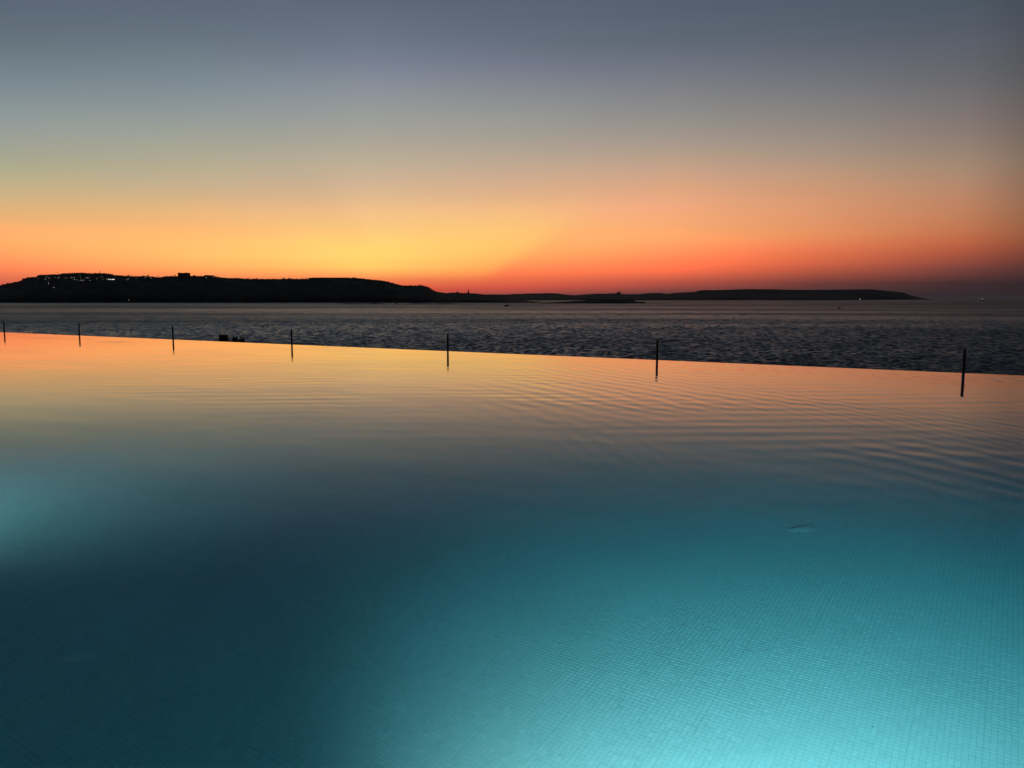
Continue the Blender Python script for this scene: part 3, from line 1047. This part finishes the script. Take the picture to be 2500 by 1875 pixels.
# mast and crane
p, _ = ridge_pt(hill_t, 244, 662)
ms = empty('antenna_mast', p)
tag(ms, 'thin antenna mast on the headland crest above the village', 'antenna mast')
bb = B()
for sx_ in (-0.5, 0.5):
    for sy_ in (-0.5, 0.5):
        bb.cyl((sx_, sy_, -1), (sx_ * 0.2, sy_ * 0.2, 13), 0.16, 0.1, 5)
for k in range(9):
    f_ = 1 - 0.09 * k
    bb.box(0, 0, k * 1.4 + 0.5, f_, f_, 0.12)
bb.obj('lattice', m_black, ms)
bb = B(); bb.box(0, 0, 9, 1.4, 1.4, 2.2); bb.box(0, 0, 6.4, 1.2, 1.2, 1.2)
bb.obj('antenna_panel', m_black, ms)
p, _ = ridge_pt(hill_t, 141, 662)
cr = empty('tower_crane', p)
tag(cr, 'slender tower crane on the crest at the left of the village', 'crane')
bb = B(); bb.box(0, 0, 2.8, 0.5, 0.5, 7.6)
bb.obj('mast', m_black, cr)
bb = B(); bb.box(-2.6, 0, 6.6, 9.0, 0.3, 0.35); bb.box(0, 0, 7.3, 0.35, 0.35, 1.2); bb.box(1.7, 0, 6.2, 0.8, 0.6, 0.6)
bb.obj('jib', m_black, cr)

# castle on the crest
p, _ = ridge_pt(hill_t, 446, 664)
k = p.y / FPX
ca = empty('castle', p)
tag(ca, 'square dark castle with corner turrets standing out on the headland crest', 'castle')
bb = B()
bb.box(0, 10, 3.6, 20 * k, 20 * k, 13.2)
bb.obj('main_block', m_wall, ca)
for i, (sx_, sy_) in enumerate(((-1, 0), (1, 0), (-1, 1), (1, 1))):
    bb = B()
    bb.box(sx_ * 8.4 * k, sy_ * 16 * k + 1, 6.0, 5 * k, 5 * k, 15.6)
    bb.box(sx_ * 8.4 * k, sy_ * 16 * k + 1, 14.0, 5.6 * k, 5.6 * k, 0.8)
    bb.obj('turret', m_wall, ca)
bb = B()
bb.box(1.6 * k, 10, 11.4, 3.4 * k, 6, 5.0)
bb.box(-4.4 * k, 9, 11.4, 3.0 * k, 4, 4.6)
bb.obj('roof_house', m_roof, ca)
for ix in range(5):
    for iz in range(2):
        bb = B(); bb.box((-2 + ix) * 3.2 * k, 10 - 10 * k - 0.03, 3 + iz * 4.6, 1.2, 0.12, 2.0)
        bb.obj('window', m_slot, ca)
p, _ = ridge_pt(hill_t, 492, 664)
wg = empty('castle_wing', p)
tag(wg, 'long low walled building right of the castle ending in a taller block', 'building')
bb = B()
bb.box(-11 * k, 5, 0, 36 * k, 10, 5.6)
bb.obj('wall', m_wall, wg)
bb = B()
bb.box(17 * k, 5, 1.2, 22 * k, 12, 8.4, bevel=0.6)
bb.box(12 * k, 5, 5.6, 6 * k, 8, 1.2)
bb.obj('end_block', m_wall, wg)
bb = B(); bb.ball((-19 * k, 6, 2.6), 3.4, 2, (1.2, 1, 0.8))
bb.obj('dome', m_roof, wg, True)

# flat fortified wall on the right crest
p, _ = ridge_pt(hill_t, 812, 670)
fw = empty('plateau_wall', p)
tag(fw, 'long straight wall along the flat right crest of the headland', 'wall')
bb = B(); bb.box(-4 * k, 3, -0.6, 92 * k, 1.2, 3.0)
bb.obj('wall', m_wall, fw)
bb = B(); bb.box(52 * k, 3, -0.2, 4 * k, 5, 3.4); bb.box(48 * k, 3, -0.4, 2.4 * k, 4, 3.0)
bb.obj('hut', m_wall, fw)

# statue and chapel on the low tip
p, _ = ridge_pt(hill_t, 1143.5, 700)
k = p.y / FPX
stt = empty('statue', p)
tag(stt, 'tall statue on a pedestal standing out on the low tip of the headland', 'statue')
bb = B()
bb.box(0, 0, 0.2, 5.0 * k, 5.0 * k, 2.4); bb.box(0, 0, 2.4, 3.6 * k, 3.6 * k, 2.6); bb.box(0, 0, 5.2, 2.6 * k, 2.6 * k, 3.2); bb.box(0, 0, 6.95, 3.0 * k, 3.0 * k, 0.4)
bb.obj('pedestal', m_wall, stt)
bb = B()
bb.lathe([(1.5, 7.1), (1.35, 8.2), (1.15, 9.8), (1.25, 11.2), (1.05, 12.0), (0.42, 12.4), (0.4, 12.6), (0.62, 13.0), (0.6, 13.5), (0.2, 13.9)], 14)
bb.cyl((0.9, 0, 11.6), (1.7, -0.4, 13.6), 0.4, 0.25, 8)
bb.cyl((-0.95, 0, 11.6), (-1.15, -0.6, 9.8), 0.4, 0.28, 8)
bb.obj('figure', m_wall, stt, True)
p, _ = ridge_pt(hill_t, 1116.5, 700)
chp = empty('chapel', p)
tag(chp, 'tiny dark chapel left of the statue', 'chapel')
bb = B(); bb.box(0, 2, 0.8, 4.5, 5, 3.6)
bb.obj('wall', m_wall, chp)
bb = B()
bb.poly([(-2.5, -0.6, 2.6), (2.5, -0.6, 2.6), (0, -0.6, 4.6), (-2.5, 4.6, 2.6), (2.5, 4.6, 2.6), (0, 4.6, 4.6)], [(0, 1, 2), (3, 5, 4), (0, 2, 5, 3), (1, 4, 5, 2), (0, 3, 4, 1)])
bb.obj('roof', m_roof, chp)

# church with a dome far off
p, _ = ridge_pt(hz_t, 1511, 705)
k = p.y / FPX
chh = empty('church', p)
tag(chh, 'faint church with a dome and twin belfries on the distant hills', 'church')
bb = B(); bb.box(0, 20, 4, 8 * k, 40, 14)
bb.obj('nave', m_wall, chh)
bb = B()
bb.lathe([(13, 10), (13, 16), (12, 21), (8.5, 26), (3, 29), (1.2, 29.5), (1.2, 32), (0.2, 34)], 16, (0, 25))
bb.obj('dome', m_roof, chh, True)
for sx_ in (-1, 1):
    bb = B(); bb.box(sx_ * 3.4 * k, 2, 9, 6, 6, 24); bb.cyl((sx_ * 3.4 * k, 2, 21), (sx_ * 3.4 * k, 2, 26), 3, 0.2, 8)
    bb.obj('belfry', m_wall, chh)
for (tree_, x_, y_, lab) in ((hz_t, 1558.5, 717.6, 'pale light on the distant hills right of the faint church'), (far_t, 1738, 709, 'pale light near the left top of the far island')):
    p, yy = ridge_pt(tree_, x_, y_ - 6)
    o = copy_tree(lp)
    o.location = p
    o.scale = (3.2, 3.2, 1.6)
    tag(o, lab, 'lamp', 'lights on far land')


# ------------------------------------------------------------------ boats
def hull_mesh(L, Bm, Hh, sheer=0.35):
    """pointed bow at -x, transom at +x"""
    V, F = [], []
    st = [(-0.5, 0.02, 1.0 + sheer), (-0.38, 0.5, 1.0 + sheer * 0.8), (-0.15, 0.9, 1.0 + sheer * 0.35), (0.15, 1.0, 1.0), (0.5, 0.86, 0.95)]
    for (f_, wd, hz) in st:
        hw = wd * Bm / 2
        V += [(f_ * L, -hw, hz * Hh), (f_ * L + (0.06 * L if f_ == -0.5 else 0), -hw * 0.75, 0.15 * Hh), (f_ * L + (0.1 * L if f_ == -0.5 else 0), 0, -0.4 * Hh), (f_ * L + (0.06 * L if f_ == -0.5 else 0), hw * 0.75, 0.15 * Hh), (f_ * L, hw, hz * Hh)]
    for i in range(len(st) - 1):
        for j in range(4):
            F.append((i * 5 + j, i * 5 + 5 + j, i * 5 + 6 + j, i * 5 + 1 + j))
        F.append((i * 5 + 4, i * 5 + 9, i * 5 + 5, i * 5))
    F.append((0, 1, 2, 3, 4))
    F.append((24, 23, 22, 21, 20))
    return B().poly(V, F)


def boat(x, y, L, label, rz=0.0, kind='motor', lamp=None, D=None):
    D = D or (CAM_Z - SEA_Z) * FPX / (y - 729.0)
    p = at_depth(x, 729 + (CAM_Z - SEA_Z) * FPX / D, D)
    root = empty('boat', Vector((p.x, D, SEA_Z + 0.1)), rz)
    tag(root, label, 'boat')
    Hh = 0.12 * L
    hull_mesh(L, L * 0.3, Hh).obj('hull', m_hull, root)
    bb = B()
    bb.poly([(-0.2 * L, -0.11 * L, Hh), (0.2 * L, -0.12 * L, Hh), (0.2 * L, 0.12 * L, Hh), (-0.2 * L, 0.11 * L, Hh), (-0.08 * L, -0.09 * L, 2.3 * Hh), (0.16 * L, -0.1 * L, 2.4 * Hh), (0.16 * L, 0.1 * L, 2.4 * Hh), (-0.08 * L, 0.09 * L, 2.3 * Hh)],
            [(0, 1, 5, 4), (1, 2, 6, 5), (2, 3, 7, 6), (3, 0, 4, 7), (4, 5, 6, 7), (3, 2, 1, 0)])
    bb.obj('cabin', m_cabin, root)
    bb = B()
    bb.poly([(-0.175 * L, -0.08 * L, 1.32 * Hh), (-0.175 * L, 0.08 * L, 1.32 * Hh), (-0.11 * L, 0.075 * L, 2.1 * Hh), (-0.11 * L, -0.075 * L, 2.1 * Hh)], [(0, 1, 2, 3)])
    bb.obj('windscreen', m_slot, root)
    bb = B()
    mh = (lamp or 4.2 * Hh)
    bb.cyl((0.08 * L, 0, 2.2 * Hh), (0.08 * L, 0, mh), 0.014 * L, 0.008 * L, 6)
    bb.cyl((-0.42 * L, -0.05 * L, Hh * 1.3), (-0.44 * L, -0.05 * L, Hh * 1.9), 0.008 * L, None, 5)
    bb.obj('mast', m_black, root)
    if lamp:
        bb = B(); bb.ball((0.08 * L, 0, mh + 0.5), 1.1, 2)
        bb.obj('lamp', m_boatlamp, root)
    else:
        bb = B(); bb.box(0.42 * L, 0, 1.3 * Hh, 0.06 * L, 0.1 * L, 0.9 * Hh)
        bb.obj('outboard_motor', m_black, root)
    return root


boat(1237, 748.2, 10.0, 'small motorboat speeding across the grey water with a trailing wake', 0.12)
boat(2049, 753.3, 4.6, 'tiny black dinghy alone on the dark water at the right', 0.1)
boat(2098.5, 0, 20, 'far boat with a white lamp in front of the far island', 0.3, lamp=8.0, D=6100)
boat(2399, 0, 20, 'far boat with a white lamp on the right horizon', 2.8, lamp=9.0, D=4700)
boat(968.5, 742.3, 7.5, 'small dark boat moored between the two reefs', 0.5)
boat(755, 741.3, 3.6, 'tiny dark boat under the headland, left of the reef', 0.3)
boat(697, 741.6, 3.2, 'tiny low dark boat under the headland, leftmost of all boats', 0.2)
# wake of the motorboat
V, F = [], []
D = 1275.0
n = 40
for i in range(n + 1):
    f_ = i / n
    p = at_depth(1246 + 100 * f_, 748, D)
    yb = D + 6 * f_
    wd = 1.0 + 5 * f_
    hgt = 0.55 * (1 - f_) ** 0.6 + 0.06
    V += [(p.x, yb - wd, SEA_Z - 0.6), (p.x, yb - wd * 0.2, SEA_Z + hgt + 0.2 * math.sin(i * 1.9)), (p.x, yb + wd * 0.5, SEA_Z + hgt * 0.5), (p.x, yb + wd, SEA_Z - 0.6)]
for i in range(n):
    for j in range(3):
        F.append((i * 4 + j, i * 4 + 4 + j, i * 4 + 5 + j, i * 4 + 1 + j))
wk = link('boat_wake', mesh('boat_wake', V, F, m_sea, True))
tag(wk, 'long low wake trailing to the right behind the motorboat', None, None, 'stuff')
# marker pole and pale buoy
p = at_depth(994.5, 745.5, 1500)
bu = empty('marker_buoy', Vector((p.x, 1500, SEA_Z)))
tag(bu, 'thin leaning marker pole in the water below the headland slope', 'buoy')
bb = B(); bb.cyl((0.8, 0, -1), (-0.5, 0, 3.4), 0.28, 0.16, 6)
bb.obj('pole', m_black, bu)
bb = B(); bb.lathe([(0.2, -0.5), (0.7, -0.2), (0.8, 0.4), (0.4, 0.9), (0.2, 1.0)], 10, (0.5, 0))
bb.obj('float', m_black, bu, True)
p = at_depth(1421, 742, 1900)
bu2 = empty('buoy', Vector((p.x, 1900, SEA_Z)))
tag(bu2, 'pale conical buoy floating in front of the low islet', 'buoy')
bb = B(); bb.lathe([(0.4, -0.6), (1.3, -0.2), (1.3, 0.6), (0.4, 2.4), (0.2, 2.8)], 12)
bb.obj('float', m_white, bu2, True)
bb = B(); bb.cyl((0, 0, 2.7), (0, 0, 3.6), 0.12, 0.08, 6)
bb.obj('top_mark', m_white, bu2)

# ------------------------------------------------------------------ posts along the infinity edge
def make_post(h):
    root = empty('post', (0, 0, 0), ROT)
    bb = B()
    bb.cyl((0, 0, -0.42), (0, 0, h), 0.028, 0.028, 20)
    bb.obj('shaft', m_black, root, False)
    bb = B()
    bb.lathe([(0.0285, h - 0.012), (0.031, h - 0.008), (0.031, h + 0.004), (0.022, h + 0.009), (0.004, h + 0.0105)], 20)
    bb.obj('cap', m_black, root, True)
    bb = B()
    bb.box(0, -0.02, -0.2, 0.09, 0.03, 0.16, bevel=0.004)
    bb.cyl((0, 0, -0.25), (0, 0, -0.15), 0.034, None, 20)
    bb.obj('wall_bracket', m_black, root)
    return root


POSTS = [(-38.30, 'slim black post on the pool edge, cut by the left border of the photo'), (-32.38, 'slim black post on the pool edge, second from the left'), (-26.29, 'slim black post on the pool edge just left of the pillar and spiky plant'),
         (-20.08, 'slim black post on the pool edge just right of the spiky plant'), (-13.73, 'slim black post on the pool edge below the tip of the headland'), (-7.36, 'slim black post on the pool edge in front of open water, sixth from the left'),
         (-0.77, 'slim black post on the pool edge at far right, against the darkest water')]
tops = [786, 792.3, 799, 807, 819, 833, 848]
p0 = None
for (e_, lab) in POSTS:
    if p0 is None:
        p0 = make_post(0.475)
        o = p0
    else:
        o = copy_tree(p0)
    o.location = pool_pt(e_, PY1 + 0.048)
    tag(o, lab, 'post', 'posts along the infinity edge')

# ------------------------------------------------------------------ pillar and plants on the terrace beyond
def terrace(px, py, nd):
    """point on the terrace (pool y = nd) seen in the direction of pixel px"""
    d = ray(px, py)
    n_ = POOL @ Vector((0, 1, 0))
    k_ = nd / (d.x * n_.x + d.y * n_.y)
    return Vector((d.x * k_, d.y * k_, -1.35)), CAM_Z + d.z * k_


p, ztop = terrace(545, 817, 26.0)
pl = empty('pillar', p, 0.25)
tag(pl, 'square dark brown pillar standing behind the pool edge beside a spiky plant', 'pillar')
k = (p.y) / FPX
hh_ = ztop - p.z
bb = B(); bb.box(0, 0, hh_ / 2 - 0.02, 19 * k, 0.36, hh_, bevel=0.006)
bb.obj('shaft', m_pier, pl)
bb = B(); bb.box(0, 0, hh_ - 0.012, 20.5 * k, 0.40, 0.02, bevel=0.004)
bb.obj('cap', m_lit_trim, pl)  # lid coloured pale for the light along the top edge
bb = B(); bb.box(0, 0, 0.04, 24 * k, 0.48, 0.12, bevel=0.01)
bb.obj('plinth', m_lit_trim, pl)
bb = B(); bb.cyl((11.6 * k, -0.1, 0), (11.6 * k, -0.1, hh_ - 0.03), 0.02, None, 8)
bb.obj('lit_edge_strip', m_lit_trim, pl)  # added pale strip, painting the light caught down the right edge


def agave(px, wpx, toprow, label, leaves, seed):
    p, zt = terrace(px, toprow, 25.2)
    k = p.y / FPX
    r3 = random.Random(seed)
    root = empty('agave', p)
    tag(root, label, 'agave', 'spiky plants behind the pool edge')
    reach = wpx * k / 2
    tall = zt - p.z
    bb = B(); bb.cyl((0, 0, -0.1), (0, 0, tall * 0.5), 0.07, 0.05, 8)
    bb.obj('stem', m_bark, root)
    for i in range(leaves):
        a_ = 2.399 * i + r3.uniform(-.2, .2)
        f_ = (i + 0.5) / leaves
        out_ = reach * (1.0 - 0.8 * f_) * r3.uniform(0.75, 1.05)
        base = Vector((0.05 * math.cos(a_), 0.05 * math.sin(a_), tall * (0.42 + 0.2 * f_)))
        tip = Vector((out_ * math.cos(a_), out_ * math.sin(a_), tall * (0.80 + 0.2 * f_) * r3.uniform(0.93, 1.03)))
        midp = base.lerp(tip, 0.5) + Vector((0, 0, -0.02))
        side_ = Vector((-math.sin(a_), math.cos(a_), 0))
        V, F = [], []
        for (c_, wd) in ((base, 0.034), (base.lerp(midp, 0.6), 0.048), (midp, 0.046), (midp.lerp(tip, 0.55), 0.03), (tip, 0.004)):
            V += [c_ - side_ * wd, c_ + Vector((0, 0, -0.012)), c_ + side_ * wd, c_ + Vector((0, 0, 0.006))]
        for q_ in range(4):
            for j in range(4):
                F.append((q_ * 4 + j, q_ * 4 + (j + 1) % 4, q_ * 4 + 4 + (j + 1) % 4, q_ * 4 + 4 + j))
        F.append((16, 17, 18, 19))
        link('leaf', mesh('leaf', V, F, m_agave), root)


agave(572, 46, 818.0, 'spiky rosette plant close beside the dark pillar, the bigger of two', 30, 3)
agave(591, 34, 819.5, 'spiky rosette plant with a leaf leaning right, the smaller of two', 22, 9)

# ------------------------------------------------------------------ things on the pool floor
def inlet(px, py, rad_, label):
    p = floor_pt(px, py, -DEPTH + 0.005)
    root = empty('floor_inlet', p, 0.3)
    tag(root, label, 'pool inlet', 'round fittings in the pool floor')
    bb = B()
    bb.lathe([(rad_, 0.0), (rad_, 0.002), (rad_ * 0.94, 0.005), (rad_ * 0.8, 0.006), (rad_ * 0.78, 0.003)], 40)
    bb.obj('rim', m_white, root)
    bb = B()
    bb.cyl((0, 0, 0.0012), (0, 0, 0.0025), rad_ * 0.77, None, 40)
    bb.obj('well', m_slot, root)
    for i in range(7):
        yy = (i - 3) * rad_ * 0.21
        L = 2 * math.sqrt(max(0.01, (rad_ * 0.77) ** 2 - yy ** 2))
        bb = B(); bb.box(0, yy, 0.0045, L, rad_ * 0.15, 0.003)
        bb.obj('grille_bar', m_white, root)
    return root


inlet(1955, 1293, 0.058, 'pale round grated fitting in the pool floor at right')
inlet(185, 1608, 0.052, 'round grated fitting in the dark part of the pool floor at lower left')
p = floor_pt(2131, 1775, -DEPTH + 0.006)
bb = B(); bb.ball((0, 0, 0.0015), 0.0045, 2, (1.2, 0.9, 0.4))
pb = bb.obj('pebble', m_slot)
pb.location = p
tag(pb, 'tiny black pebble lying on the lit pool tiles at lower right', 'pebble')

# ------------------------------------------------------------------ haze
hm = bpy.data.materials.new('sea_haze')
hm.use_nodes = True
t = hm.node_tree
t.nodes.clear()
out = N(t, 'ShaderNodeOutputMaterial')
pv = N(t, 'ShaderNodeVolumePrincipled')
pv.inputs['Color'].default_value = (0.85, 0.87, 0.9, 1)
pv.inputs['Density'].default_value = 9e-6
pv.inputs['Anisotropy'].default_value = 0.0
t.links.new(pv.outputs[0], out.inputs['Volume'])
HAZE = True
if HAZE:
    bb = B(); bb.box(0, 0, 90, 186000, 186000, 220)
    hz = bb.obj('haze', hm)
    tag(hz, 'thin evening haze over the sea', None, None, 'stuff')
